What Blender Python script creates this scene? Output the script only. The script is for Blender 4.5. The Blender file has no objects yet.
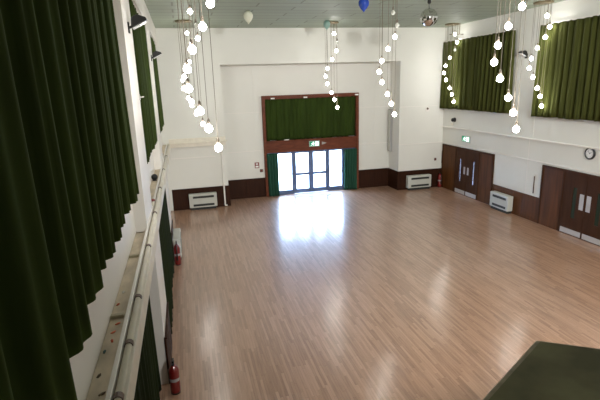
import bpy, bmesh, math, random
from mathutils import Vector, Matrix
R = random.Random(7)
SC = bpy.context.scene
COL = SC.collection
PI = math.pi

# ------------------------------------------------------------------ materials
def new_mat(name, color, rough=.5, metal=0., spec=.5, sheen=0., coat=0.):
    m = bpy.data.materials.new(name); m.use_nodes = True
    b = m.node_tree.nodes['Principled BSDF']
    b.inputs['Base Color'].default_value = (*color, 1)
    b.inputs['Roughness'].default_value = rough
    b.inputs['Metallic'].default_value = metal
    b.inputs['Specular IOR Level'].default_value = spec
    if sheen:
        b.inputs['Sheen Weight'].default_value = sheen
        b.inputs['Sheen Roughness'].default_value = .45
        b.inputs['Sheen Tint'].default_value = (min(1, color[0]*8), min(1, color[1]*8), min(1, color[2]*8), 1)
    if coat: b.inputs['Coat Weight'].default_value = coat
    return m

def vary(m, scale=(4, 4, 4), amt=.12, detail=3., bump=0., bscale=None):
    """noise variation of the base colour (object space) and optional bump"""
    nt = m.node_tree; b = nt.nodes['Principled BSDF']
    base = tuple(b.inputs['Base Color'].default_value)
    tc = nt.nodes.new('ShaderNodeTexCoord'); mp = nt.nodes.new('ShaderNodeMapping')
    mp.inputs['Scale'].default_value = scale
    nz = nt.nodes.new('ShaderNodeTexNoise'); nz.inputs['Scale'].default_value = 1.; nz.inputs['Detail'].default_value = detail
    nt.links.new(tc.outputs['Object'], mp.inputs['Vector']); nt.links.new(mp.outputs['Vector'], nz.inputs['Vector'])
    cr = nt.nodes.new('ShaderNodeValToRGB')
    cr.color_ramp.elements[0].position = .3; cr.color_ramp.elements[1].position = .7
    cr.color_ramp.elements[0].color = (*[c*(1-amt) for c in base[:3]], 1)
    cr.color_ramp.elements[1].color = (*[min(1, c*(1+amt)) for c in base[:3]], 1)
    nt.links.new(nz.outputs['Fac'], cr.inputs['Fac']); nt.links.new(cr.outputs['Color'], b.inputs['Base Color'])
    if bump:
        bp = nt.nodes.new('ShaderNodeBump'); bp.inputs['Strength'].default_value = bump; bp.inputs['Distance'].default_value = .01
        nt.links.new(nz.outputs['Fac'], bp.inputs['Height']); nt.links.new(bp.outputs['Normal'], b.inputs['Normal'])
    return m

def emit(name, color, strength):
    m = bpy.data.materials.new(name); m.use_nodes = True; nt = m.node_tree; nt.nodes.clear()
    e = nt.nodes.new('ShaderNodeEmission'); e.inputs['Color'].default_value = (*color, 1); e.inputs['Strength'].default_value = strength
    o = nt.nodes.new('ShaderNodeOutputMaterial'); nt.links.new(e.outputs[0], o.inputs[0]); return m

def glass_pane(name, tint=(.95, .98, 1)):
    m = bpy.data.materials.new(name); m.use_nodes = True; nt = m.node_tree; nt.nodes.clear()
    t = nt.nodes.new('ShaderNodeBsdfTransparent'); t.inputs['Color'].default_value = (*tint, 1)
    g = nt.nodes.new('ShaderNodeBsdfGlossy'); g.inputs['Roughness'].default_value = .03
    lw = nt.nodes.new('ShaderNodeLayerWeight'); lw.inputs['Blend'].default_value = .5
    f = nt.nodes.new('ShaderNodeMath'); f.operation = 'POWER'; f.inputs[1].default_value = 5.; nt.links.new(lw.outputs['Facing'], f.inputs[0])
    f2 = nt.nodes.new('ShaderNodeMath'); f2.operation = 'MULTIPLY_ADD'; f2.inputs[1].default_value = .9; f2.inputs[2].default_value = .04; nt.links.new(f.outputs[0], f2.inputs[0]); f = f2
    mx = nt.nodes.new('ShaderNodeMixShader'); o = nt.nodes.new('ShaderNodeOutputMaterial')
    nt.links.new(f.outputs[0], mx.inputs[0]); nt.links.new(t.outputs[0], mx.inputs[1]); nt.links.new(g.outputs[0], mx.inputs[2])
    nt.links.new(mx.outputs[0], o.inputs[0]); return m

def math_node(nt, op, a, b=None):
    n = nt.nodes.new('ShaderNodeMath'); n.operation = op
    for i, v in enumerate((a, b)):
        if v is None: continue
        if isinstance(v, (int, float)): n.inputs[i].default_value = v
        else: nt.links.new(v, n.inputs[i])
    return n.outputs[0]

def floor_mat():
    m = new_mat('strip_wood_floor', (.5, .3, .18), .33)
    nt = m.node_tree; b = nt.nodes['Principled BSDF']
    tc = nt.nodes.new('ShaderNodeTexCoord'); sp = nt.nodes.new('ShaderNodeSeparateXYZ'); nt.links.new(tc.outputs['Object'], sp.inputs[0])
    W, Lh = .05, .9
    xs = math_node(nt, 'DIVIDE', sp.outputs[0], W); xi = math_node(nt, 'FLOOR', xs); xf = math_node(nt, 'FRACT', xs)
    wn = nt.nodes.new('ShaderNodeTexWhiteNoise'); wn.noise_dimensions = '1D'; nt.links.new(xi, wn.inputs['W'])
    ys = math_node(nt, 'ADD', math_node(nt, 'DIVIDE', sp.outputs[1], Lh), math_node(nt, 'MULTIPLY', wn.outputs['Value'], 7.3))
    yi = math_node(nt, 'FLOOR', ys); yf = math_node(nt, 'FRACT', ys)
    cb = nt.nodes.new('ShaderNodeCombineXYZ'); nt.links.new(xi, cb.inputs[0]); nt.links.new(yi, cb.inputs[1])
    w2 = nt.nodes.new('ShaderNodeTexWhiteNoise'); w2.noise_dimensions = '2D'; nt.links.new(cb.outputs[0], w2.inputs['Vector'])
    mp = nt.nodes.new('ShaderNodeMapping'); mp.inputs['Scale'].default_value = (34, 2.2, 1); nt.links.new(tc.outputs['Object'], mp.inputs[0])
    gr = nt.nodes.new('ShaderNodeTexNoise'); gr.inputs['Scale'].default_value = 1; gr.inputs['Detail'].default_value = 5; nt.links.new(mp.outputs[0], gr.inputs['Vector'])
    bl = nt.nodes.new('ShaderNodeTexNoise'); bl.inputs['Scale'].default_value = .5; bl.inputs['Detail'].default_value = 3; nt.links.new(tc.outputs['Object'], bl.inputs['Vector'])
    v = math_node(nt, 'ADD', math_node(nt, 'MULTIPLY', w2.outputs['Value'], .38), math_node(nt, 'MULTIPLY', gr.outputs['Fac'], .62))
    v = math_node(nt, 'ADD', math_node(nt, 'MULTIPLY', v, .8), math_node(nt, 'MULTIPLY', bl.outputs['Fac'], .2))
    cr = nt.nodes.new('ShaderNodeValToRGB'); e = cr.color_ramp.elements
    e[0].position = .15; e[0].color = (.21, .115, .072, 1); e[1].position = .85; e[1].color = (.55, .345, .235, 1)
    mid = cr.color_ramp.elements.new(.5); mid.color = (.405, .238, .154, 1)
    nt.links.new(v, cr.inputs['Fac'])
    ge = math_node(nt, 'LESS_THAN', xf, .05); gy = math_node(nt, 'LESS_THAN', yf, .006)
    gap = math_node(nt, 'MAXIMUM', ge, gy)
    mx = nt.nodes.new('ShaderNodeMix'); mx.data_type = 'RGBA'
    nt.links.new(math_node(nt, 'MULTIPLY', gap, .55), mx.inputs[0]); nt.links.new(cr.outputs[0], mx.inputs[6]); mx.inputs[7].default_value = (.11, .055, .03, 1)
    nt.links.new(mx.outputs[2], b.inputs['Base Color'])
    rr = math_node(nt, 'ADD', .38, math_node(nt, 'MULTIPLY', bl.outputs['Fac'], .16)); nt.links.new(rr, b.inputs['Roughness'])
    b.inputs['Coat Weight'].default_value = 1.; b.inputs['Coat Roughness'].default_value = .19
    bp = nt.nodes.new('ShaderNodeBump'); bp.inputs['Strength'].default_value = .12; bp.inputs['Distance'].default_value = .004
    nt.links.new(gr.outputs['Fac'], bp.inputs['Height']); nt.links.new(bp.outputs[0], b.inputs['Normal'])
    return m

def ceiling_mat():
    m = new_mat('ceiling_boards', (.4, .42, .32), .6)
    nt = m.node_tree; b = nt.nodes['Principled BSDF']
    tc = nt.nodes.new('ShaderNodeTexCoord')
    br = nt.nodes.new('ShaderNodeTexBrick'); br.inputs['Scale'].default_value = 1
    br.inputs['Brick Width'].default_value = 2.4; br.inputs['Row Height'].default_value = .6; br.inputs['Mortar Size'].default_value = .028
    br.inputs['Color1'].default_value = (.335, .395, .31, 1); br.inputs['Color2'].default_value = (.305, .36, .28, 1); br.inputs['Mortar'].default_value = (.20, .225, .175, 1)
    nt.links.new(tc.outputs['Object'], br.inputs['Vector'])
    nt.links.new(br.outputs['Color'], b.inputs['Base Color'])
    return m

def wood(name, color, rough=.38, amt=.28, scale=(14, 14, 1.2)):
    return vary(new_mat(name, color, rough, spec=.14), scale, amt, 5.)

M = {}
M['wall'] = vary(new_mat('cream_wall_paint', (.745, .752, .708), .6), (.6, .6, .6), .03)
M['white'] = vary(new_mat('white_gloss_paint', (.82, .80, .76), .42), (1.5, 1.5, 1.5), .03)
M['ledge'] = vary(new_mat('dusty_cream_ledge', (.56, .48, .36), .7), (6, 2.5, 6), .25)
M['cream'] = vary(new_mat('old_cream_paint', (.76, .72, .62), .5), (5, 5, 5), .06)
M['bracket'] = new_mat('drab_bracket_paint', (.40, .36, .25), .6)
M['floor'] = floor_mat(); M['ceil'] = ceiling_mat()
M['dado'] = wood('dark_dado_wood', (.031, .010, .004), .55, .22)
M['door'] = wood('door_veneer', (.095, .036, .010), .45, .3, (9, 9, .8))
M['door_dark'] = wood('dark_door_veneer', (.052, .020, .007), .6, .25, (9, 9, .8))
M['frame'] = wood('red_brown_frame', (.135, .040, .020), .45, .25, (3, 9, 9))
M['green_d'] = vary(new_mat('shaded_lower_drape', (.016, .024, .008), .9, spec=.12), (5, 5, .6), .22)  # same curtain green made darker: shade below the ledge put into the colour
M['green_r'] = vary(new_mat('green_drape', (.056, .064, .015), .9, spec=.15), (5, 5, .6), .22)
M['green_l'] = vary(new_mat('shaded_green_velvet', (.026, .042, .007), .9, spec=.12, sheen=.22), (5, 5, .6), .22)  # darker copy of the curtain green, dim light on the left side painted in
M['green_e'] = vary(new_mat('bottle_green_drape', (.026, .046, .007), .9, spec=.15), (5, 5, .6), .25)
M['green_t'] = vary(new_mat('teal_green_drape', (.018, .065, .042), .9, spec=.15), (5, 5, .6), .25)
M['doorframe'] = new_mat('flare_blue_door_frame', (.085, .125, .24), .4)  # blue haze of the backlight flare put into the frame colour
M['glass'] = glass_pane('clear_glass'); M['tinted'] = glass_pane('tinted_glass', (.17, .16, .165)); M['dimglass'] = new_mat('dim_green_glass', (.012, .03, .02), .08)
M['steel'] = new_mat('brushed_steel', (.62, .62, .63), .35, .7)
M['plate'] = new_mat('pale_aluminium_plate', (.50, .49, .49), .4, .15)
M['heater'] = vary(new_mat('grey_white_enamel', (.52, .535, .49), .45), (3, 3, 3), .03)
M['grille'] = new_mat('dark_grille', (.018, .022, .02), .6)
M['black'] = new_mat('black_metal', (.012, .012, .012), .45)
M['darkcord'] = new_mat('brown_flex', (.20, .17, .13), .6)
M['rose'] = new_mat('bronze_ceiling_plate', (.20, .16, .09), .45, .3)
M['bulb_on'] = emit('lit_bulb', (1., .96, .90), 55.)
M['bulb_off'] = new_mat('unlit_opal_bulb', (.82, .84, .78), .12, spec=.7)
M['red'] = new_mat('red_enamel', (.19, .010, .009), .3, coat=.4)
M['orange'] = new_mat('orange_card', (.75, .20, .10), .7); M['blueg'] = new_mat('dark_blue_green_card', (.05, .11, .11), .7)
M['redcard'] = new_mat('red_card', (.55, .10, .05), .7); M['paper'] = new_mat('white_paper', (.85, .85, .83), .7)
M['brown'] = new_mat('brown_scrap', (.09, .06, .03), .7)
M['blue_b'] = new_mat('blue_balloon', (.012, .06, .42), .25, coat=.5); M['white_b'] = new_mat('cream_balloon', (.74, .76, .62), .35, coat=.3)
M['teal_b'] = new_mat('pale_teal_balloon', (.30, .50, .46), .3, coat=.3)
M['mirror'] = new_mat('mirror_tiles', (.86, .86, .86), .06, 1.)
M['clockface'] = new_mat('clock_face', (.80, .80, .78), .5); M['rim'] = new_mat('black_clock_rim', (.012, .013, .016), .35)
M['sign_green'] = emit('lit_green_sign', (.05, .42, .22), .8); M['sign_white'] = emit('lit_white_sign', (.85, 1., .92), 2.2)
M['olive'] = vary(new_mat('olive_baize', (.27, .255, .14), .75), (6, 6, 6), .3)
M['oliveedge'] = vary(new_mat('worn_olive_edge', (.50, .42, .29), .5), (20, 20, 20), .25)
M['grey'] = new_mat('grey_grille_cloth', (.36, .36, .36), .7)
M['lens'] = new_mat('floodlight_glass', (.88, .9, .92), .15, coat=.6)
M['thermo'] = new_mat('dark_stick', (.10, .06, .04), .5)
M['concrete'] = vary(new_mat('pale_paving', (.55, .54, .52), .85), (2, 2, 2), .1)
M['mat'] = vary(new_mat('pale_entrance_mat', (.42, .44, .50), .9), (30, 30, 30), .2)

# ------------------------------------------------------------------ mesh builder
class MB:
    def __init__(s): s.bm = bmesh.new()
    def box(s, x0, x1, y0, y1, z0, z1):
        if x0 > x1: x0, x1 = x1, x0
        if y0 > y1: y0, y1 = y1, y0
        if z0 > z1: z0, z1 = z1, z0
        v = [s.bm.verts.new(p) for p in ((x0,y0,z0),(x1,y0,z0),(x1,y1,z0),(x0,y1,z0),(x0,y0,z1),(x1,y0,z1),(x1,y1,z1),(x0,y1,z1))]
        for f in ((0,3,2,1),(4,5,6,7),(0,1,5,4),(1,2,6,5),(2,3,7,6),(3,0,4,7)): s.bm.faces.new([v[i] for i in f])
        return s
    def prism(s, pts, axis, a, b):
        """polygon pts in the two other axes, extruded along axis from a to b"""
        def mk(p, t):
            q = list(p); q.insert(axis, t); return s.bm.verts.new(q)
        A = [mk(p, a) for p in pts]; B = [mk(p, b) for p in pts]; n = len(pts)
        s.bm.faces.new(A[::-1]); s.bm.faces.new(B)
        for i in range(n): s.bm.faces.new((A[i], A[(i+1) % n], B[(i+1) % n], B[i]))
        bmesh.ops.recalc_face_normals(s.bm, faces=s.bm.faces); return s
    def tube(s, pts, r, n=8, cap=True):
        pts = [Vector(p) for p in pts]; rings = []
        for i, p in enumerate(pts):
            d = (pts[min(i+1, len(pts)-1)] - pts[max(i-1, 0)]).normalized()
            a = d.cross(Vector((0, 0, 1)) if abs(d.z) < .9 else Vector((1, 0, 0))).normalized(); b = d.cross(a)
            rr = r[i] if isinstance(r, (list, tuple)) else r
            rings.append([s.bm.verts.new(p + a*rr*math.cos(2*PI*k/n) + b*rr*math.sin(2*PI*k/n)) for k in range(n)])
        for A, B in zip(rings, rings[1:]):
            for k in range(n): s.bm.faces.new((A[k], A[(k+1) % n], B[(k+1) % n], B[k]))
        if cap: s.bm.faces.new(rings[0][::-1]); s.bm.faces.new(rings[-1])
        bmesh.ops.recalc_face_normals(s.bm, faces=s.bm.faces); return s
    def lathe(s, prof, n=20, c=(0, 0, 0), rot=None):
        """profile (r,z) about local z"""
        rings = []
        for r, z in prof:
            if r < 1e-6: rings.append([s._p((0, 0, z), c, rot)])
            else: rings.append([s._p((r*math.cos(2*PI*k/n), r*math.sin(2*PI*k/n), z), c, rot) for k in range(n)])
        for A, B in zip(rings, rings[1:]):
            if len(A) == 1 and len(B) == 1: continue
            for k in range(n):
                k2 = (k+1) % n
                if len(A) == 1: s.bm.faces.new((A[0], B[k2], B[k]))
                elif len(B) == 1: s.bm.faces.new((A[k], A[k2], B[0]))
                else: s.bm.faces.new((A[k], A[k2], B[k2], B[k]))
        bmesh.ops.recalc_face_normals(s.bm, faces=s.bm.faces); return s
    def _p(s, p, c, rot):
        v = Vector(p)
        if rot is not None: v = rot @ v
        return s.bm.verts.new(v + Vector(c))
    def ball(s, c, r, n=18, m=12, sz=1.):
        return s.lathe([(r*math.sin(PI*i/m), -r*sz*math.cos(PI*i/m)) for i in range(m+1)], n, c)
    def build(s, name, mat, parent=None, smooth=False, bevel=0., loc=None):
        me = bpy.data.meshes.new(name)
        if loc is not None: bmesh.ops.translate(s.bm, verts=s.bm.verts, vec=-Vector(loc))
        s.bm.to_mesh(me); s.bm.free(); me.materials.append(mat)
        if smooth:
            for p in me.polygons: p.use_smooth = True
        o = bpy.data.objects.new(name, me); COL.objects.link(o)
        if loc is not None: o.location = loc
        if parent is not None:
            o.parent = parent
        if bevel:
            b = o.modifiers.new('bevel', 'BEVEL'); b.width = bevel; b.segments = 2; b.limit_method = 'ANGLE'
        return o

def thing(name, label, cat, loc=(0, 0, 0), group=None):
    o = bpy.data.objects.new(name, None); o.empty_display_size = .1; COL.objects.link(o); o.location = loc
    o['label'] = label; o['category'] = cat
    if group: o['group'] = group
    return o
def tag(o, label, cat, group=None):
    o['label'] = label; o['category'] = cat
    if group: o['group'] = group
    return o
def part(mb, name, mat, parent, smooth=False, bevel=0.):
    """mesh written in world coordinates, parented to a thing at its base"""
    bmesh.ops.translate(mb.bm, verts=mb.bm.verts, vec=-parent_world(parent))
    return mb.build(name, mat, parent, smooth, bevel)
def parent_world(p):
    v = Vector((0, 0, 0))
    while p is not None: v += Vector(p.location); p = p.parent
    return v
def struct(name, mb, mat, bevel=0., smooth=False, label=None, cat=None):
    o = mb.build(name, mat, None, smooth, bevel); o['kind'] = 'structure'
    if label: o['label'] = label
    if cat: o['category'] = cat
    return o

# ------------------------------------------------------------------ dimensions
YB, YR, XR = 19.5, 20.58, 11.84          # piers, recess wall, right wall
XW, XP, XF = -.88, -.70, -.62            # left window wall, upper pilaster face, lower pilaster face
ZC, YF = 7.27, -3.2                      # ceiling, wall behind the camera
XA, XB = 1.66, 9.6                       # recess sides
ZH, ZD = 5.87, .87                       # recess head, dado
FX0, FX1 = 3.45, 8.0                     # entrance surround

# ------------------------------------------------------------------ shell
struct('floor', MB().box(-1.2, 12.2, YF-.2, 20.9, -.2, 0), M['floor'], label='pale pinkish strip wood dance floor', cat='floor')
struct('ceiling', MB().box(-1.2, 12.2, YF-.2, 20.9, ZC, ZC+.1), M['ceil'], label='grey-green boarded ceiling', cat='ceiling')
w = MB()
w.box(-1.2, XA, YB, 20.9, 0, ZC); w.box(XB, 12.2, YB, 20.9, 0, ZC)
w.box(XA, XB, YB, 20.9, ZH, ZC)
w.box(XA, FX0, YR, 20.9, 0, ZH); w.box(FX1, XB, YR, 20.9, 0, ZH); w.box(FX0, FX1, YR, 20.9, 4.56, ZH); w.box(FX0, FX1, YR+.16, 20.9, 2.02, 4.56)
struct('wall_back', w, M['wall'], label='cream end wall with a wide shallow recess', cat='wall')
w = MB()
w.box(XR, 12.2, YF, 16.45, 0, ZC); w.box(XR, 12.2, 19.10, YB, 0, ZC)      # opening behind the far double doors
w.box(XR, 12.2, 16.45, 19.10, 0, .35); w.box(XR, 12.2, 16.45, 19.10, 1.85, ZC)
struct('wall_right', w, M['wall'], label='cream side wall with high curtained windows', cat='wall')
w = MB()
w.box(-1.2, XW, YF, YB, 2.7, ZC); w.box(-1.2, XP, YF, YB, 6.68, ZC); w.box(-1.2, -.90, YF, YB, 0, 2.7)
struct('wall_left', w, M['white'], label='white side wall beside the viewpoint with curtained windows', cat='wall')
struct('wall_front', MB().box(-1.2, 12.2, YF-.2, YF, 0, ZC), M['wall'])
struct('ground', MB().box(-12, 24, 20.9, 50, -.25, -.05), M['concrete'])

# pilasters of the left wall (above and below the ledge) and of the right wall
n = 0
for y0, y1 in ((7.4, 8.78), (13.35, 14.85)):
    n += 1; struct('trim_%d' % n, MB().box(-.9, XP, y0, y1, 2.8, 6.7), M['white'], .008, label='white pilaster on the left wall above the ledge', cat='pilaster')
    n += 1; struct('trim_%d' % n, MB().box(-.92, XF-.01, y0, y1, 0, 2.72), M['white'], .008, label='white pilaster on the left wall below the ledge', cat='pilaster')
for y0, y1 in ((13.65, 14.72), (7.6, 8.7)):
    n += 1; struct('trim_%d' % n, MB().box(XR-.014, XR+.02, y0, y1, 2.91, ZC), M['wall'], .006, label='cream pilaster between curtained windows on the right wall', cat='pilaster')
# rails and joints
def rail(mb, mat='white'):
    global n
    n += 1; struct('trim_%d' % n, mb, M[mat], .004)
rail(MB().box(XR-.055, XR, YF, YB, 2.86, 2.91)); rail(MB().box(XR-.025, XR, YF, YB, 2.13, 2.165))
for x0, x1, y in ((XB, XR, YB), (XA, FX0-.05, YR), (FX1+.05, XB, YR)):
    rail(MB().box(x0, x1, y-.018, y, 2.13, 2.16)); rail(MB().box(x0, x1, y-.012, y, 3.85, 3.87))
rail(MB().box(-.6, 1.2, YB-.018, YB, 2.17, 2.20))
rail(MB().box(XR-.005, XR, 13.78, 13.81, .85, 2.86))
for x in (3.1, 8.85): rail(MB().box(x, x+.014, YR-.008, YR, .9, ZH), 'wall')
# boxed pipe casing along the left pier, at the height of the ledge
c = MB().box(XF, XA, YB-.16, YB, 2.66, 2.80); c.box(XF, XA+.05, YB-.22, YB, 2.80, 2.85); c.box(XF, XA, YB-.10, YB, 2.85, 3.0)
rail(c, 'cream')

# dado panelling
def dado(name, mb): return struct(name, mb, M['door' if 'right' in name else 'dado'], .006, label='dark brown dado panelling', cat='panelling')
def dado_x(name, x0, x1, y):
    d = MB(); k = max(1, round((x1-x0)/.75))
    for i in range(k): d.box(x0+(x1-x0)*i/k+.006, x0+(x1-x0)*(i+1)/k-.006, y-.03, y, .0, ZD)
    d.box(x0, x1, y-.045, y, ZD, ZD+.025); d.box(x0, x1, y-.022, y, 0, ZD); d.box(x0, x1, y-.045, y, 0, .11)
    return dado(name, d)
def dado_y(name, y0, y1, x, sg):
    d = MB(); k = max(1, round((y1-y0)/.75))
    for i in range(k): d.box(x, x+sg*.03, y0+(y1-y0)*i/k+.006, y0+(y1-y0)*(i+1)/k-.006, 0, ZD)
    d.box(x, x+sg*.045, y0, y1, ZD, ZD+.025); d.box(x, x+sg*.022, y0, y1, 0, ZD); d.box(x, x+sg*.045, y0, y1, 0, .11)
    return dado(name, d)
dado_x('baseboard_back', -.7, XA+.045, YB); dado_x('baseboard_back_recess', XA, FX0, YR); dado_x('baseboard_back_alcove', FX1, XB, YR)
dado_x('baseboard_back_pier', XB-.045, XR, YB); dado_y('baseboard_back_reveal', YB, YR, XB, -1); dado_y('baseboard_back_return', YB, YR, XA, 1)
dado_y('baseboard_right', 13.05, 15.58, XR, -1); dado_y('baseboard_right_corner', 19.36, YB, XR, -1); dado_y('baseboard_right_near', YF, 9.3, XR, -1)
for i, (y0, y1) in enumerate(((7.38, 8.8), (13.33, 14.87))):
    d = MB().box(XF-.02, XF+.012, y0, y1, 0, ZD); d.box(XF-.02, XF+.03, y0, y1, ZD, ZD+.025)
    dado(('baseboard_left', 'baseboard_left_far')[i], d)

# ------------------------------------------------------------------ ledge on the left wall
lg = MB().box(XW, -.60, YF, YB, 2.70, 2.79)
struct('trim_ledge', lg, M['ledge'], .006, label='dusty cream ledge running along the left wall', cat='ledge')
fa = MB().box(-.615, -.575, YF, YB, 2.60, 2.82)
struct('trim_fascia', fa, M['cream'], .008)
t = tag(MB().box(-.722, -.68, YF+.1, 19.2, 2.79, 2.85).build('cable_trunking', M['white'], None, False, .008), 'long white square trunking running along the left ledge', 'trunking')
p = thing('ledge_pipe', 'cream painted pipe clipped along the outer edge of the left ledge', 'pipe', (-.635, 0, 2.79))
part(MB().tube([(-.635, YF+.1, 2.822), (-.635, 19.2, 2.822)], .03, 12), 'pipe', M['cream'], p, True)
for y in (2.6, 3.15, 3.9, 4.85, 6.55, 8.4, 10.6, 13.1, 15.8):
    k = MB().tube([(-.635, y-.03, 2.822), (-.635, y+.03, 2.822)], .039, 12); k.box(-.675, -.595, y-.012, y+.012, 2.79, 2.80)
    part(k, 'pipe_clip', M['thermo'], p)
for y, lab in ((4.5, 'drab wooden batten across the left ledge, nearest the viewpoint'), (6.25, 'drab wooden batten across the left ledge, in front of the first pilaster')):
    tag(MB().box(XW+.01, -.745, y, y+.05, 2.79, 2.825).build('ledge_batten', M['bracket'], None, False, .004), lab, 'batten', 'battens across the left ledge')
# scraps lying on the ledge
scr = [(-.84, 4.82, 'redcard', 'dark red card scrap on the ledge just beyond the nearer batten'), (-.81, 4.22, 'orange', 'bright orange card scrap on the ledge, the farther of an orange pair'),
       (-.80, 4.06, 'redcard', 'short red card scrap on the ledge beside an orange one'), (-.79, 4.38, 'orange', 'orange card scrap on the ledge right below the nearer batten'),
       (-.84, 3.89, 'blueg', 'dark blue-green card scrap on the left ledge'), (-.83, 3.53, 'brown', 'brown scrap on the ledge near the dark curtain edge'),
       (-.77, 3.28, 'brown', 'brown scrap on the ledge nearest the bottom of the view'), (-.82, 5.13, 'paper', 'white paper scrap on the ledge between the two battens')]
for x, y, mt, lab in scr:
    s = MB(); a = R.uniform(.6, 2.4)
    s.lathe([(0, 0), (.032, .001), (.036, .007), (.02, .012), (0, .013)], 5, (0, 0, 0), Matrix.Rotation(a, 3, 'Z') @ Matrix.Diagonal((.95, .38, 1)))
    bmesh.ops.translate(s.bm, verts=s.bm.verts, vec=(x, y, 2.79))
    tag(s.build('card_scrap', M[mt], None, loc=(x, y, 2.79)), lab, 'scrap', 'scraps littering the left ledge')
# round black ball and red capped knob on the ledge
b = thing('black_ball', 'round black ball on the left ledge below the middle curtain', 'ball', (-.805, 11.8, 2.79))
part(MB().ball((-.805, 11.8, 2.88), .077, 20, 14), 'ball_shell', M['black'], b, True)
part(MB().lathe([(0, 0), (.05, 0), (.045, .02), (0, .02)], 16, (-.805, 11.8, 2.79)), 'ball_foot', M['black'], b)
k = thing('valve', 'small red-handled valve on the ledge beside the first pilaster', 'valve', (-.692, 8.93, 2.85))
part(MB().lathe([(0, 0), (.035, 0), (.03, .04), (.015, .05), (.015, .09), (0, .09)], 12, (-.692, 8.93, 2.85)), 'valve_body', M['cream'], k, True)
part(MB().lathe([(0, .085), (.045, .085), (.05, .105), (.04, .125), (0, .13)], 10, (-.692, 8.93, 2.85)), 'hand_wheel', M['red'], k, True)

# ------------------------------------------------------------------ curtains
def drape(axis, s0, s1, pos, sg, z0, z1, lam, amp, seed, name, mat, parent, ds=.022, nz=14, flare=.0, sag=0., pw=.75):
    """pleated cloth along axis (0:x, 1:y); pos is the mean plane, sg the side facing the hall"""
    r = random.Random(seed); L = s1-s0; nn = max(8, int(L/ds))
    ph = [0]; a_s = []
    k = 0; lam_c = lam
    per = []
    s = 0
    while s < L + lam: 
        l = lam*r.uniform(.68, 1.35); per.append((s, s+l, r.uniform(.65, 1.15), r.uniform(-.02, .02))); s += l
    bm = bmesh.new(); rows = []
    for j in range(nz+1):
        f = j/nz; row = []
        for i in range(nn+1):
            q = L*i/nn
            for a, b_, am, dz in per:
                if a <= q < b_: break
            u = (q-a)/(b_-a)
            off = (math.sin(PI*u)**pw)*2-1                      # rounded pleat, sharp valley
            off = off*am*amp*(.6+.4*f) + .22*amp*math.sin(7*u*PI+seed)*(.5+.5*f)
            off += .012*math.sin(q*1.7+f*2.1+seed)
            z = z1+(z0-z1)*f + (dz*.6 if f > .93 else 0) + .006*math.sin(q*7) - sag*max(0., 1-q/2.5)*f
            sh = .02*math.sin(f*2.3+q*1.3+seed)*f
            c = pos+sg*(off+flare*f)
            row.append(bm.verts.new((s0+q+sh, c, z) if axis == 0 else (c, s0+q+sh, z)))
        rows.append(row)
    for A, B in zip(rows, rows[1:]):
        for i in range(nn): bm.faces.new((A[i], A[i+1], B[i+1], B[i]))
    mb = MB(); mb.bm.free(); mb.bm = bm
    o = part(mb, name, mat, parent, True)
    so = o.modifiers.new('cloth', 'SOLIDIFY'); so.thickness = .008; so.offset = 0
    return o
def curtain(label, axis, s0, s1, pos, sg, z0, z1, lam, amp, seed, mat, panels=2, group='green curtains at the high windows', track=True, flare=0., name='window_curtain', sag=0., pw=.75, tmat='white'):
    loc = ((s0+s1)/2, pos, z0) if axis == 0 else (pos, (s0+s1)/2, z0)
    t = thing(name, label, 'curtain', loc, group)
    for k in range(panels):
        a = s0+(s1-s0)*k/panels; b_ = s0+(s1-s0)*(k+1)/panels
        drape(axis, a, b_+(.03 if k < panels-1 else 0), pos, sg, z0, z1, lam, amp, seed+k*17, 'drape', mat, t, flare=flare, sag=sag if k == 0 else 0., pw=pw)
    if track:
        m = MB()
        if axis == 0: m.box(s0-.05, s1+.05, pos-.02, pos+.02, z1-.01, z1+.035)
        else: m.box(pos-.02, pos+.02, s0-.05, s1+.05, z1-.01, z1+.035)
        part(m, 'curtain_track', M[tmat], t)
    return t
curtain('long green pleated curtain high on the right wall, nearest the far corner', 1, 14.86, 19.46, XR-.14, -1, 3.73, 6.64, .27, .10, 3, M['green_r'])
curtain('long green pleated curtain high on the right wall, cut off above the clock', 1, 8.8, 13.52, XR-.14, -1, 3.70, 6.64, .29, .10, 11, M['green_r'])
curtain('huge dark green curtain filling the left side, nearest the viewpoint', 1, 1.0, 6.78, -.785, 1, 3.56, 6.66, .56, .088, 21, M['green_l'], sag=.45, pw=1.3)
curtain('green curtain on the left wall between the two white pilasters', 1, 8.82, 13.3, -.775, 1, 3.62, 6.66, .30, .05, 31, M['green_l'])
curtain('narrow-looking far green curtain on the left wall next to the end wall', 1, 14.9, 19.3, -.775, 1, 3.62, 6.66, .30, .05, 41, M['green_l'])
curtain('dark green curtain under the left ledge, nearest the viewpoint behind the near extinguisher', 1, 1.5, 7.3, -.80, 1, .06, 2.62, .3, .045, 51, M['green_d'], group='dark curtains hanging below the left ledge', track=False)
curtain('dark green curtain under the left ledge between the lower pilasters', 1, 8.85, 12.92, -.675, 1, .06, 2.62, .3, .06, 61, M['green_d'], group='dark curtains hanging below the left ledge', track=False)

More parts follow.
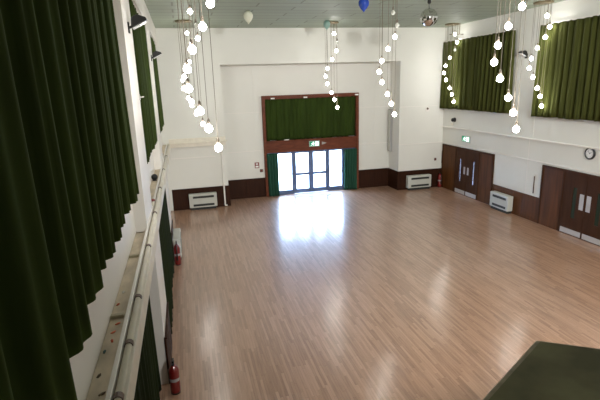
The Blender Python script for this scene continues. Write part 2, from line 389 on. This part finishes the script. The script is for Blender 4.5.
# ------------------------------------------------------------------ entrance: surround, curtains, glazed doors
m = MB()
m.box(FX0, FX0+.13, YR-.14, YR+.14, 0, 4.56); m.box(FX1-.13, FX1, YR-.14, YR+.14, 0, 4.56); m.box(FX0+.13, FX1-.13, YR-.14, YR+.14, 4.43, 4.56)
m.box(FX0+.13, FX1-.13, YR-.12, YR+.14, 2.02, 2.52); m.box(FX0+.10, FX1-.10, YR-.17, YR+.02, 2.50, 2.56)
struct('trim_entrance', m, M['frame'], .01, label='red-brown wooden surround of the entrance doors', cat='surround')
e = curtain('wide bottle-green curtain in the wooden surround above the entrance doors', 0, FX0+.14, FX1-.14, YR-.02, -1, 2.57, 4.40, .22, .035, 71, M['green_e'], group='curtains of the entrance surround', name='entrance_curtain', tmat='frame')
curtain('blue-green curtain gathered at the left side of the glazed entrance doors', 0, FX0+.10, 4.03, YR-.19, -1, .02, 2.0, .14, .04, 81, M['green_t'], 1, 'curtains of the entrance surround', False, name='entrance_curtain')
curtain('blue-green curtain gathered at the right side of the glazed entrance doors', 0, 7.26, FX1-.1, YR-.19, -1, .02, 1.98, .14, .04, 91, M['green_t'], 1, 'curtains of the entrance surround', False, name='entrance_curtain')
YD = YR+.03
d = thing('door_1', 'glazed double entrance doors with side lights, daylight behind', 'door', (5.68, YD, 0)); d['kind'] = 'structure'
fr = MB()
for x0, x1 in ((FX0+.13, 4.10), (4.74, 4.83), (6.50, 6.58), (7.20, FX1-.13)): fr.box(x0, x1, YD, YD+.09, 0, 2.02)
fr.box(4.10, 4.74, YD, YD+.09, 0, .2); fr.box(6.58, 7.20, YD, YD+.09, 0, .2)
fr.box(4.10, 4.74, YD, YD+.09, 1.93, 2.02); fr.box(6.58, 7.20, YD, YD+.09, 1.93, 2.02); fr.box(4.83, 6.50, YD, YD+.09, 1.985, 2.02)
part(fr, 'door_frame', M['doorframe'], d, bevel=.006)
for x0, x1 in ((4.10, 4.74), (6.58, 7.20)):
    part(MB().box(x0, x1, YD+.04, YD+.048, .2, 1.93), 'side_light', M['glass'], d)
    part(MB().box(x0, x1, YD+.02, YD+.06, .93, .97), 'glazing_bar', M['steel'], d)
for x0, x1, hx in ((4.835, 5.665, 5.5), (5.67, 6.495, 5.8)):
    lf = MB(); lf.box(x0, x0+.115, YD+.01, YD+.07, .01, 1.98); lf.box(x1-.115, x1, YD+.01, YD+.07, .01, 1.98)
    lf.box(x0+.115, x1-.115, YD+.01, YD+.07, .01, .21); lf.box(x0+.115, x1-.115, YD+.01, YD+.07, 1.91, 1.98); lf.box(x0+.115, x1-.115, YD+.01, YD+.07, .86, .97)
    lo = part(lf, 'door_leaf', M['doorframe'], d, bevel=.005)
    part(MB().box(x0+.115, x1-.115, YD+.036, YD+.044, .21, 1.91), 'pane', M['glass'], lo)
    pb = MB().tube([(x0+.12, YD-.05, .99), (x1-.12, YD-.05, .99)], .018, 10)
    for x in (x0+.13, x1-.13): pb.tube([(x, YD-.05, .99), (x, YD+.012, .99)], .014, 8)
    part(pb, 'push_bar', M['steel'], lo, True)
tag(MB().box(4.75, 6.55, YR-.85, YR-.28, 0, .012).build('entrance_mat', M['mat'], None, False, .004), 'pale mat on the floor inside the glazed entrance doors', 'mat')

# lit exit sign on the transom
def exit_sign(label, plane, a0, a1, z0, z1, at, grp='lit green exit signs'):
    """plane 'y': faces -y, spans x a0..a1 ; plane 'x': faces -x, spans y (a0 is the left end seen from the hall)"""
    W, H = abs(a1-a0), z1-z0
    t = thing('exit_sign', label, 'exit sign', ((a0+a1)/2, at, z0) if plane == 'y' else (at, (a0+a1)/2, z0), grp)
    sg = 1 if a1 > a0 else -1
    def B(mb, u0, u1, v0, v1, d0, d1):
        p0, p1 = a0+sg*u0*W, a0+sg*u1*W
        if plane == 'y': mb.box(p0, p1, at-d0, at-d1, z0+v0*H, z0+v1*H)
        else: mb.box(at-d0, at-d1, p0, p1, z0+v0*H, z0+v1*H)
        return mb
    def poly(mb, pts, d0, d1):
        q = [(a0+sg*u*W, z0+v*H) for u, v in pts]
        mb.prism(q, 1 if plane == 'y' else 0, at-d0, at-d1); return mb
    part(B(MB(), 0, 1, 0, 1, -.005, .05), 'sign_case', M['steel'], t)
    part(B(MB(), .03, .97, .06, .94, .05, .056), 'sign_face', M['sign_green'], t)
    part(B(MB(), .55, .90, .14, .86, .056, .060), 'door_symbol', M['sign_white'], t)
    g = MB()
    poly(g, [(.36, .86), (.43, .86), (.45, .76), (.40, .70), (.34, .76)], .056, .060)
    poly(g, [(.28, .68), (.42, .66), (.40, .42), (.29, .42)], .056, .060)
    poly(g, [(.42, .64), (.52, .52), (.50, .48), (.40, .56)], .056, .060); poly(g, [(.28, .66), (.18, .56), (.19, .50), (.30, .58)], .056, .060)
    poly(g, [(.35, .44), (.40, .44), (.48, .28), (.42, .12), (.38, .14), (.42, .28)], .056, .060); poly(g, [(.29, .44), (.34, .42), (.26, .22), (.12, .22), (.12, .28), (.23, .29)], .056, .060)
    part(g, 'running_figure', M['sign_white'], t)
    return t
exit_sign('lit green running-figure sign on the wooden transom over the entrance', 'y', 5.55, 6.05, 2.20, 2.46, YR-.12)
a = MB().prism([(6.17, 2.26), (6.17, 2.40), (6.40, 2.33)], 1, YR-.135, YR-.12)
tag(a.build('arrow_sign', M['grey']), 'grey arrow on the wooden transom right of the lit sign', 'sign')
exit_sign('lit green exit sign on the right wall above the far double doors', 'x', 17.85, 17.25, 2.36, 2.62, XR)
# small white pieces on the surround and its sill
for x, z, yy, lab in ((3.85, 4.405, YR-.155, 'small white piece at the top left of the wooden surround'), (5.35, 4.405, YR-.155, 'small white piece at the top middle of the wooden surround'),
                      (7.80, 4.44, YR-.155, 'small white piece at the top right corner of the wooden surround')):
    tag(MB().box(x, x+.17, yy, yy+.014, z, z+.06).build('white_scrap', M['paper'], None), lab, 'paper', 'white scraps on the entrance surround')
tag(MB().box(4.40, 4.60, YR-.165, YR-.08, 2.56, 2.60).build('white_scrap', M['paper'], None), 'white paper lying on the sill below the upper entrance curtain', 'paper', 'white scraps on the entrance surround')

# fire notice and call point left of the entrance
s = thing('fire_notice', 'small red and white fire notice on the wall left of the entrance', 'notice', (3.1, YR, 1.36))
part(MB().box(3.0, 3.2, YR-.02, YR, 1.36, 1.62), 'notice_board', M['red'], s); part(MB().box(3.03, 3.17, YR-.024, YR-.02, 1.39, 1.47), 'text_panel', M['paper'], s)
part(MB().box(3.05, 3.15, YR-.024, YR-.02, 1.52, 1.58), 'symbol_panel', M['paper'], s)
s = thing('call_point', 'small dark alarm call point beside the wooden surround', 'alarm', (3.29, YR, 1.16))
part(MB().box(3.22, 3.36, YR-.05, YR, 1.16, 1.30), 'call_box', M['thermo'], s, bevel=.01); part(MB().lathe([(0, 0), (.04, 0), (.035, .012), (0, .015)], 16, (3.29, YR-.05, 1.23), Matrix.Rotation(PI/2, 3, 'X')), 'call_button', M['red'], s)

# ------------------------------------------------------------------ side doors in the right wall
def side_door(name, label, ys, vis, lit, plates, ztop=2.05):
    """ys: panel, leaf, leaf, panel boundaries going towards the viewpoint"""
    t = thing(name, label, 'door', (XR, ys[2], 0)); t['kind'] = 'structure'
    f = MB(); 
    for y in (ys[0], ys[4]): f.box(XR-.06, XR, y-.03, y+.03, 0, ztop)
    for y in (ys[1], ys[3]): f.box(XR-.06, XR, y-.035, y+.035, 0, ztop-.03)
    f.box(XR-.06, XR, ys[4]-.03, ys[0]+.03, ztop-.035, ztop+.035)
    part(f, 'door_frame', M['door_dark'], t, bevel=.006)
    part(MB().box(XR-.035, XR, ys[1]+.035, ys[0]-.03, 0, ztop-.035), 'side_panel', M['door'], t)
    part(MB().box(XR-.035, XR, ys[4]+.03, ys[3]-.035, 0, ztop-.035), 'side_panel', M['door'], t)
    for (a, b_), v in zip(((ys[2]+.006, ys[1]-.035), (ys[3]+.035, ys[2]-.006)), vis):
        l = MB(); z0, z1 = .58, 1.58; h = .07 if lit else .075
        l.box(XR-.045, XR-.002, a, v-h, .01, ztop-.035); l.box(XR-.045, XR-.002, v+h, b_, .01, ztop-.035)
        l.box(XR-.045, XR-.002, v-h, v+h, .01, z0); l.box(XR-.045, XR-.002, v-h, v+h, z1, ztop-.035)
        lo = part(l, 'door_leaf', M['door_dark'], t)
        part(MB().box(XR-.03, XR-.022, v-h, v+h, z0, z1), 'glass_slot', M['tinted'] if lit else M['dimglass'], lo)
        part(MB().box(XR-.051, XR-.045, a+.03, b_-.03, .03, .20), 'kick_plate', M['plate'], lo)
        mid = ys[2]+(.13 if a > ys[2] else -.13)
        part(MB().box(XR-.052, XR-.045, mid-plates, mid+plates, .95 if lit else .92, 1.27 if lit else 1.42), 'push_plate', M['plate'], lo)
    return t
side_door('door_2', 'dark brown far double doors with two bright glass slots', (19.33, 18.25, 17.40, 16.55, 15.64), (17.875, 16.905), True, .055)
side_door('door_3', 'dark brown near double doors with pale push plates below the clock', (13.0, 12.07, 11.16, 10.25, 9.45), (11.58, 10.68), False, .078)

# ------------------------------------------------------------------ heaters
def heater(label, origin, ang, W=1.15, H=.68, D=.24):
    """local: front faces -y, x along the wall, back at y=0"""
    t = thing('wall_heater', label, 'heater', origin, 'convector heaters along the walls'); t.rotation_euler = (0, 0, ang)
    MB().box(-W/2, W/2, -D, -.012, .10, H).build('casing', M['heater'], t, False, .018)
    MB().box(-W/2+.06, W/2-.06, -D+.03, -.012, 0, .10).build('plinth', M['grille'], t)
    for z0, z1 in ((.16, .25), (.50, .59)):
        g = MB().box(-W/2+.16, W/2-.12, -D-.004, -D+.01, z0, z1).build('grille', M['grille'], t)
        s = MB()
        for i in range(5): s.box(-W/2+.17, W/2-.13, -D-.008, -D-.003, z0+.008+i*.017, z0+.013+i*.017)
        s.build('grille_bars', M['black'], g)
    MB().box(W/2-.10, W/2-.04, -D-.006, -D+.002, .52, .60).build('control_plate', M['plate'], t)
    return t
heater('white convector heater on the left pier of the end wall', (.54, YB-.045, 0), 0)
heater('white convector heater on the right pier of the end wall', (10.58, YB-.045, 0), 0, 1.2)
heater('white convector heater on the right wall between the two double doors', (XR-.045, 14.83, 0), -PI/2, 1.06)
heater('white convector heater on the left wall beside a red extinguisher', (XF-.0, 13.98, 0), PI/2, 1.15)

# ------------------------------------------------------------------ fire extinguishers
def extinguisher(label, loc, hang, hose_side=1, h=.50, r=.085, tall_stick=False):
    t = thing('fire_extinguisher', label, 'extinguisher', loc, 'red fire extinguishers')
    z = hang
    MB().lathe([(0, z), (r*.9, z), (r, z+.03), (r, z+h*.82), (r*.8, z+h*.92), (r*.35, z+h), (.02, z+h+.03), (0, z+h+.03)], 20).build('cylinder_body', M['red'], t, True)
    MB().lathe([(r+.002, z+h*.45), (r+.002, z+h*.56)], 20).build('instruction_label', M['grey'], t, True)
    hd = MB().box(-.02, .02, -.07, .07, z+h+.03, z+h+.05); hd.box(-.015, .015, -.02, .09, z+h+.065, z+h+.08); hd.box(-.015, .015, -.02, .01, z+h+.05, z+h+.07)
    hd.build('handle', M['black'], t)
    s = hose_side
    MB().tube([(0, -.05*s, z+h+.03), (0, -.12*s, z+h-.02), (0, -.135*s, z+h*.6), (0, -.12*s, z+h*.25)], [.012, .012, .014, .026], 10).build('hose', M['black'], t, True)
    if hang > .03: MB().box(-r-.02, -r*.6, -.03, .03, z+h*.5, z+h*.9).build('wall_bracket', M['black'], t)
    else: MB().lathe([(0, 0), (r*.92, 0), (r*.95, .02), (0, .02)], 20).build('foot_ring', M['black'], t)
    return t
extinguisher('red extinguisher against the left wall, nearest the viewpoint', (-.52, 7.12, 0), .02, -1)
extinguisher('red extinguisher standing in front of the heater on the left wall', (-.50, 13.12, 0), .02, 1, .6, .09)
extinguisher('red extinguisher in the far right corner beside the double doors', (XR-.14, YB-.16, 0), .02, 1, .62, .09)
# thin dark pole leaning beside the near extinguisher
tag(MB().tube([(-.545, 7.36, .0), (-.598, 7.9, 1.0)], .008, 8).build('window_pole', M['thermo'], None, True), 'thin dark pole leaning on the left wall above the near extinguisher', 'pole')

# ------------------------------------------------------------------ pipes, notices, small wall items
pp = MB().tube([(1.46, YB-.08, 2.66), (1.46, YB-.08, .12), (1.46, YB-.10, .06), (1.55, YB-.12, .05)], .035, 12)
tag(pp.build('drop_pipe', M['white'], None, True), 'white vertical pipe down the right edge of the left pier', 'pipe')
s = thing('column_loudspeaker', 'slim grey column loudspeaker on the recess side wall at the right', 'loudspeaker', (XB, 20.3, 1.75))
part(MB().box(XB-.12, XB, 20.2, 20.44, 1.75, 3.75), 'cabinet', M['grey'], s, bevel=.01); part(MB().box(XB-.128, XB-.12, 20.22, 20.42, 1.80, 3.70), 'grille_cloth', M['heater'], s)
s = thing('smoke_sensor', 'small dark sensor on a white disc high on the right pier', 'sensor', (11.0, YB, 3.7))
part(MB().lathe([(0, 0), (.12, 0), (.115, .02), (0, .022)], 20, (11.0, YB, 3.72), Matrix.Rotation(PI/2, 3, 'X')), 'back_disc', M['white'], s); part(MB().lathe([(0, .02), (.05, .02), (.04, .06), (0, .07)], 14, (11.0, YB, 3.74), Matrix.Rotation(PI/2, 3, 'X')), 'sensor_head', M['thermo'], s, True)
s = thing('thermostat', 'small red-brown control box on the right pier above the heater', 'thermostat', (11.5, YB, 1.3))
part(MB().box(11.45, 11.55, YB-.04, YB+.01, 1.29, 1.41), 'control_box', M['thermo'], s, bevel=.008); part(MB().lathe([(0, 0), (.025, 0), (.02, .02), (0, .02)], 12, (11.5, YB-.04, 1.35), Matrix.Rotation(PI/2, 3, 'X')), 'dial', M['red'], s)
for x, y, z0, z1, lab in ((XR-.02, 19.42, 1.15, 1.75, 'thin brown stick on the wall in the far right corner'), (XR-.02, 13.38, 1.0, 1.62, 'thin dark stick on the wall left of the near double doors')):
    s = thing('wall_stick', lab, 'stick', (x, y, z0), 'thin sticks on the walls')
    part(MB().tube([(x, y, z0), (x, y, z1)], .018, 8), 'rod', M['thermo'], s, True); part(MB().box(x-.022, x+.022, y-.03, y+.03, z1, z1+.03), 'hook_plate', M['white'], s)
s = thing('dome_fitting', 'small black round fitting on the right wall under the far curtain', 'wall fitting', (XR, 18.53, 3.25))
part(MB().lathe([(0, 0), (.10, 0), (.10, .02), (0, .03)], 18, (XR, 18.53, 3.25), Matrix.Rotation(-PI/2, 3, 'Y')), 'mount_plate', M['black'], s); part(MB().ball((XR-.10, 18.53, 3.25), .085), 'dome', M['black'], s, True)
part(MB().box(XR-.04, XR, 18.66, 18.74, 2.99, 3.10), 'junction_box', M['cream'], s)
# clock
CY, CZ, CR = 11.22, 2.71, .185
k = thing('wall_clock', 'round black-rimmed wall clock above the near double doors', 'clock', (XR, CY, CZ-CR))
RX = Matrix.Rotation(-PI/2, 3, 'Y')
part(MB().lathe([(0, 0), (CR, 0), (CR, .04), (CR-.015, .055), (CR-.045, .05), (CR-.045, .03), (0, .03)], 36, (XR, CY, CZ), RX), 'rim', M['rim'], k, True)
part(MB().lathe([(0, .031), (CR-.045, .031), (CR-.045, .034), (0, .034)], 36, (XR, CY, CZ), RX), 'dial', M['clockface'], k)
def hand(ang, L, wd, dx):
    m = MB(); m.prism([(-wd, -.02), (wd, -.02), (wd*.5, L), (-wd*.5, L)], 0, -dx-.003, -dx)
    bmesh.ops.rotate(m.bm, verts=m.bm.verts, cent=(0, 0, 0), matrix=Matrix.Rotation(ang, 3, 'X')); bmesh.ops.translate(m.bm, verts=m.bm.verts, vec=(XR, CY, CZ)); return m
part(hand(math.radians(60), .075, .009, .036), 'hour_hand', M['rim'], k); part(hand(math.radians(-35), .115, .006, .04), 'minute_hand', M['rim'], k)
for h in range(1, 13):
    cu = bpy.data.curves.new('num', 'FONT'); cu.body = str(h); cu.size = .042; cu.align_x = 'CENTER'; cu.align_y = 'CENTER'
    ob = bpy.data.objects.new('num', cu); COL.objects.link(ob); bpy.context.view_layer.update()
    me = bpy.data.meshes.new_from_object(ob.evaluated_get(bpy.context.evaluated_depsgraph_get()))
    a = PI/2-h*PI/6
    # seen from the hall (looking +x) picture right is -y
    me.transform(Matrix(((0, 0, -1, XR-.0355), (-1, 0, 0, CY-.108*math.cos(a)), (0, 1, 0, CZ+.108*math.sin(a)), (0, 0, 0, 1))))
    mb = MB(); mb.bm.from_mesh(me); bpy.data.objects.remove(ob); bpy.data.meshes.remove(me); bpy.data.curves.remove(cu)
    part(mb, 'numeral', M['rim'], k)

# floodlights on the pilasters
def floodlight(label, base, sg):
    """base on the pilaster face; sg=+1 throws to +x"""
    x, y, z = base
    t = thing('floodlight', label, 'floodlight', base, 'black floodlights on the pilasters')
    part(MB().box(x-sg*.01, x+sg*.02, y-.06, y+.06, z-.08, z+.08), 'back_plate', M['black'], t)
    part(MB().tube([(x+sg*.01, y, z), (x+sg*.10, y, z+.03)], .02, 8), 'arm', M['black'], t)
    h = MB(); pts = [(x+sg*.05, z-.01), (x+sg*.30, z+.11), (x+sg*.28, z+.15), (x+sg*.15, z+.19), (x+sg*.06, z+.14)]
    h.prism([(a, b) for a, b in pts], 1, y-.10, y+.10)
    part(h, 'housing', M['black'], t, bevel=.01)
    l = MB(); l.prism([(x+sg*.07, z-.012), (x+sg*.28, z+.096), (x+sg*.285, z+.084), (x+sg*.075, z-.024)], 1, y-.085, y+.085)
    part(l, 'front_glass', M['lens'], t)
    return t
floodlight('black floodlight with pale glass on the nearest white pilaster at upper left', (XP, 8.1, 5.95), 1)
floodlight('smaller-looking black floodlight on the second white pilaster at left', (XP, 14.1, 5.85), 1)
floodlight('black floodlight on the cream pilaster of the right wall', (XR-.014, 14.3, 5.72), -1)
s = thing('curtain_hook', 'small white hook on the near left pilaster beside the middle curtain', 'hook', (XP, 8.7, 4.85))
part(MB().tube([(XP, 8.7, 4.87), (XP+.05, 8.75, 4.87), (XP+.05, 9.0, 4.87), (XP+.02, 9.06, 4.87)], .012, 8), 'hook_arm', M['white'], s, True); part(MB().box(XP, XP+.012, 8.66, 8.74, 4.82, 4.92), 'hook_plate', M['white'], s)

# ------------------------------------------------------------------ pendant light clusters
HX = [.08, .20, .22, .09, -.10, -.20, -.21, -.07, .04, .17]
HY = [-.11, -.13, .04, .20, .20, .14, -.07, -.15, -.18, -.13]
HZ = [6.84, 6.51, 6.22, 5.91, 5.58, 5.28, 4.99, 4.65, 4.38, 4.07]
def bulb_mesh():
    r = .06
    m = MB().lathe([(r*math.sin(PI*i/10), -r*math.cos(PI*i/10)) for i in range(10)]+[(.021, r*1.05), (.018, r*1.2), (0, r*1.2)], 14); return m
def make_cluster(label, loc):
    t = thing('pendant_cluster', label, 'pendant light', loc, 'spiral clusters of hanging globe bulbs')
    z = -ZC
    m = MB().lathe([(0, -.004), (.29, -.004), (.30, -.02), (.285, -.05), (0, -.05)], 28); m.build('ceiling_plate', M['rose'], t, True)
    for x, y, h in zip(HX, HY, HZ):
        zb = h-ZC
        c = MB().tube([(x, y, -.045), (x, y, zb+.15)], .005, 6).build('cord', M['darkcord'], t)
        MB().lathe([(0, zb+.16), (.014, zb+.16), (.022, zb+.13), (.024, zb+.07), (0, zb+.07)], 10, (x, y, 0)).build('lamp_holder', M['darkcord'], c, True)
        b = bulb_mesh(); bmesh.ops.translate(b.bm, verts=b.bm.verts, vec=(x, y, zb)); b.build('bulb', M['bulb_on'], c, True)
    return t
def copy_tree(o, parent=None):
    c = o.copy(); COL.objects.link(c)
    if parent is not None: c.parent = parent; c.matrix_parent_inverse = o.matrix_parent_inverse.copy()
    for ch in list(o.children): copy_tree(ch, c)
    return c
spots = [((5.81, 17.75), 'small-looking spiral bulb cluster hanging in front of the entrance recess', (1,)),
         ((11.3, 18.25), 'spiral bulb cluster hanging in the far right corner before the first curtain', (2,)),
         ((.33, 17.4), 'spiral bulb cluster farthest back on the left, its ceiling plate showing', ()),
         ((5.81, 12.6), 'spiral bulb cluster second back in the middle, left of the mirror ball', (0, 1)),
         ((11.25, 13.05), 'spiral bulb cluster before the pilaster between the two right wall curtains', ()),
         ((.34, 12.6), 'middle of the three spiral bulb clusters overlapping along the left wall', (1,)),
         ((5.81, 7.47), 'large-looking nearer spiral bulb cluster hanging before the far right wall curtain', ()),
         ((.34, 7.47), 'nearest of the three overlapping left spiral clusters, with the largest-looking bulbs', ()),
         ((11.2, 7.6), 'unseen added spiral bulb cluster near the right wall beyond the picture edge', ())]  # out-of-view cluster, added for the light it gives
proto = None; clusters = []
for i, ((x, y), lab, off) in enumerate(spots):
    if proto is None: o = proto = make_cluster(lab, (x, y, ZC))
    else: o = copy_tree(proto)
    o.location = (x, y, ZC); o['label'] = lab; clusters.append((o, off))
for o, off in clusters:
    cords = [c for c in o.children if c.name.startswith('cord')]
    cords.sort(key=lambda c: c.name)
    # order the cords by the height of their bulb
    def low(c): return -min(v.co.z for v in c.data.vertices)
    cords.sort(key=low)
    for kx in off:
        for b in cords[kx].children:
            if b.name.startswith('bulb'):
                b.data = b.data.copy(); b.data.materials[0] = M['bulb_off']

# hanger frame on the ceiling by the far right cluster
s = thing('ceiling_hanger', 'dark metal hanger frame under the ceiling above the far right curtain', 'hanger', (11.3, 17.95, 6.75))
hm = MB()
part(MB().tube([(11.02, 17.95, 6.82), (11.66, 17.95, 6.82)], .014, 8), 'cross_bar', M['rose'], s, True)
for x in (11.15, 11.48): part(MB().tube([(x, 17.95, 6.82), (x, 17.95, ZC)], .013, 8), 'drop_rod', M['rose'], s, True)

# ------------------------------------------------------------------ mirror ball and balloons
BX, BY, BZ, BR = 7.27, 13.0, 6.79, .255
s = thing('mirror_ball', 'silver mirror ball hanging from the ceiling at right of centre', 'mirror ball', (BX, BY, ZC))
bm = MB(); nn = 16
for i in range(nn):
    t0, t1 = PI*i/nn, PI*(i+1)/nn; k = max(4, int(2*nn*math.sin((t0+t1)/2)))
    for j in range(k):
        p0, p1 = 2*PI*j/k, 2*PI*(j+1)/k; cc = Vector((math.sin((t0+t1)/2)*math.cos((p0+p1)/2), math.sin((t0+t1)/2)*math.sin((p0+p1)/2), math.cos((t0+t1)/2)))
        vs = []
        for tt, ppp in ((t0, p0), (t1, p0), (t1, p1), (t0, p1)):
            v = Vector((math.sin(tt)*math.cos(ppp), math.sin(tt)*math.sin(ppp), math.cos(tt)))*BR
            v = v.lerp(cc*BR, .05)
            vs.append(bm.bm.verts.new(v+Vector((BX, BY, BZ))))
        bm.bm.faces.new(vs)
bmesh.ops.remove_doubles(bm.bm, verts=bm.bm.verts, dist=1e-4)
bmesh.ops.recalc_face_normals(bm.bm, faces=bm.bm.faces)
core = part(MB().ball((BX, BY, BZ), BR*.975, 24, 16), 'ball_core', M['black'], s, True)
part(bm, 'mirror_tiles', M['mirror'], core)
part(MB().tube([(BX, BY, BZ+BR-.01), (BX, BY, ZC-.10)], .012, 8), 'hanging_rod', M['black'], s); part(MB().lathe([(0, 0), (.05, 0), (.055, -.08), (.03, -.11), (0, -.11)], 14, (BX, BY, ZC)), 'motor', M['black'], s)
def balloon(label, x, y, z, r, mat, string):
    t = thing('balloon', label, 'balloon', (x, y, z), 'balloons up at the ceiling')
    part(MB().lathe([(0, r*1.02), (r*.45, r*.93), (r*.8, r*.62), (r, r*.1), (r*.93, -r*.4), (r*.6, -r*.95), (r*.25, -r*1.3), (.015, -r*1.45), (0, -r*1.45)], 20, (x, y, z)), 'skin', M[mat], t, True)
    part(MB().lathe([(0, -r*1.42), (.012, -r*1.42), (.03, -r*1.56), (0, -r*1.54)], 10, (x, y, z)), 'knot', M[mat], t)
    if string: part(MB().tube([(x, y, z-r*1.5), (x+.02, y, z-r*1.5-string*.5), (x, y, z-r*1.5-string)], .005, 6), 'string', M['grey'], t)
balloon('cream balloon touching the ceiling left of centre', 2.27, 15.2, ZC-.148, .15, 'white_b', .0)
balloon('pale teal balloon beside the ceiling plate of the middle far cluster', 5.5, 17.3, ZC-.128, .13, 'teal_b', 1.3)
balloon('bright blue balloon at the top edge near the middle of the ceiling', 5.13, 12.75, ZC-.148, .15, 'blue_b', .0)

# ------------------------------------------------------------------ viewing balcony (below the frame) and the olive table on it
bal = MB().box(-.55, 6.0, YF, 1.5, 3.1, 3.3)
struct('balcony', bal, M['dado'])
TZ = 4.1
C0 = Vector((1.14, 1.21)); d1 = Vector((-.86, -.505)).normalized(); d2 = Vector((.84, -.54)).normalized()
poly = [C0, C0+d2*1.5, C0+d2*1.5+Vector((-.55, -.75)), C0+d1*1.05+Vector((.25, -.6)), C0+d1*1.05]
t = thing('desk', 'olive-topped desk corner at the lower right foreground', 'desk', (1.3, .6, 3.3))
cx = sum((p for p in poly), Vector((0, 0)))/len(poly)
ins = [cx+(p-cx)*.978 for p in poly]
part(MB().prism([tuple(p) for p in poly], 2, TZ-.035, TZ-.001), 'desk_edge', M['oliveedge'], t, bevel=.004)
part(MB().prism([tuple(p) for p in ins], 2, TZ-.004, TZ+.002), 'desk_top', M['olive'], t)
for p in [cx+(p-cx)*.55 for p in (poly[0], poly[1], poly[2], poly[4])]:
    part(MB().box(p.x-.025, p.x+.025, p.y-.025, p.y+.025, 3.3, TZ-.035), 'leg', M['dado'], t)

# ------------------------------------------------------------------ added fill spots behind the camera, no such lamps known, turned to the far end
for x, ax in ((4.5, 7.0), (7.0, 10.5)):
    L = bpy.data.lights.new('fill_spot', 'SPOT'); L.energy = 3700; L.color = (1., .97, .93); L.spot_size = math.radians(84); L.spot_blend = .75; L.shadow_soft_size = .35
    o = bpy.data.objects.new('fill_spot', L); COL.objects.link(o); o.location = (x, -2.6, 6.6)
    o.rotation_euler = (Vector((ax, 13.5, 1.2))-Vector(o.location)).to_track_quat('-Z', 'Y').to_euler()

# ------------------------------------------------------------------ daylight outside
wd = bpy.data.worlds.new('daylight'); SC.world = wd; wd.use_nodes = True
bg = wd.node_tree.nodes['Background']; bg.inputs['Color'].default_value = (.50, .68, 1., 1); bg.inputs['Strength'].default_value = 34.

# ------------------------------------------------------------------ camera
yaw, pitch, roll, F = .2415, .2462, .0319, 459.42
r0 = Vector((math.cos(yaw), -math.sin(yaw), 0)); fw = Vector((math.sin(yaw)*math.cos(pitch), math.cos(yaw)*math.cos(pitch), -math.sin(pitch))); u0 = Vector((math.sin(yaw)*math.sin(pitch), math.cos(yaw)*math.sin(pitch), math.cos(pitch)))
rt = r0*math.cos(roll)-u0*math.sin(roll); up = r0*math.sin(roll)+u0*math.cos(roll)
cam = bpy.data.cameras.new('camera'); co = bpy.data.objects.new('camera', cam); COL.objects.link(co)
cam.sensor_width = 36; cam.lens = 36*F/600; cam.clip_start = .05; cam.clip_end = 200
co.matrix_world = Matrix(((rt.x, up.x, -fw.x, 0), (rt.y, up.y, -fw.y, 0), (rt.z, up.z, -fw.z, 5), (0, 0, 0, 1)))
SC.camera = co
SC.view_settings.view_transform = 'Standard'; SC.view_settings.look = 'None'; SC.view_settings.gamma = 1; SC.view_settings.exposure = -.12
SC.view_settings.use_curve_mapping = False
SC.cycles.use_denoising = True
SC.cycles.max_bounces = 10; SC.cycles.diffuse_bounces = 6; SC.cycles.sample_clamp_indirect = 8.
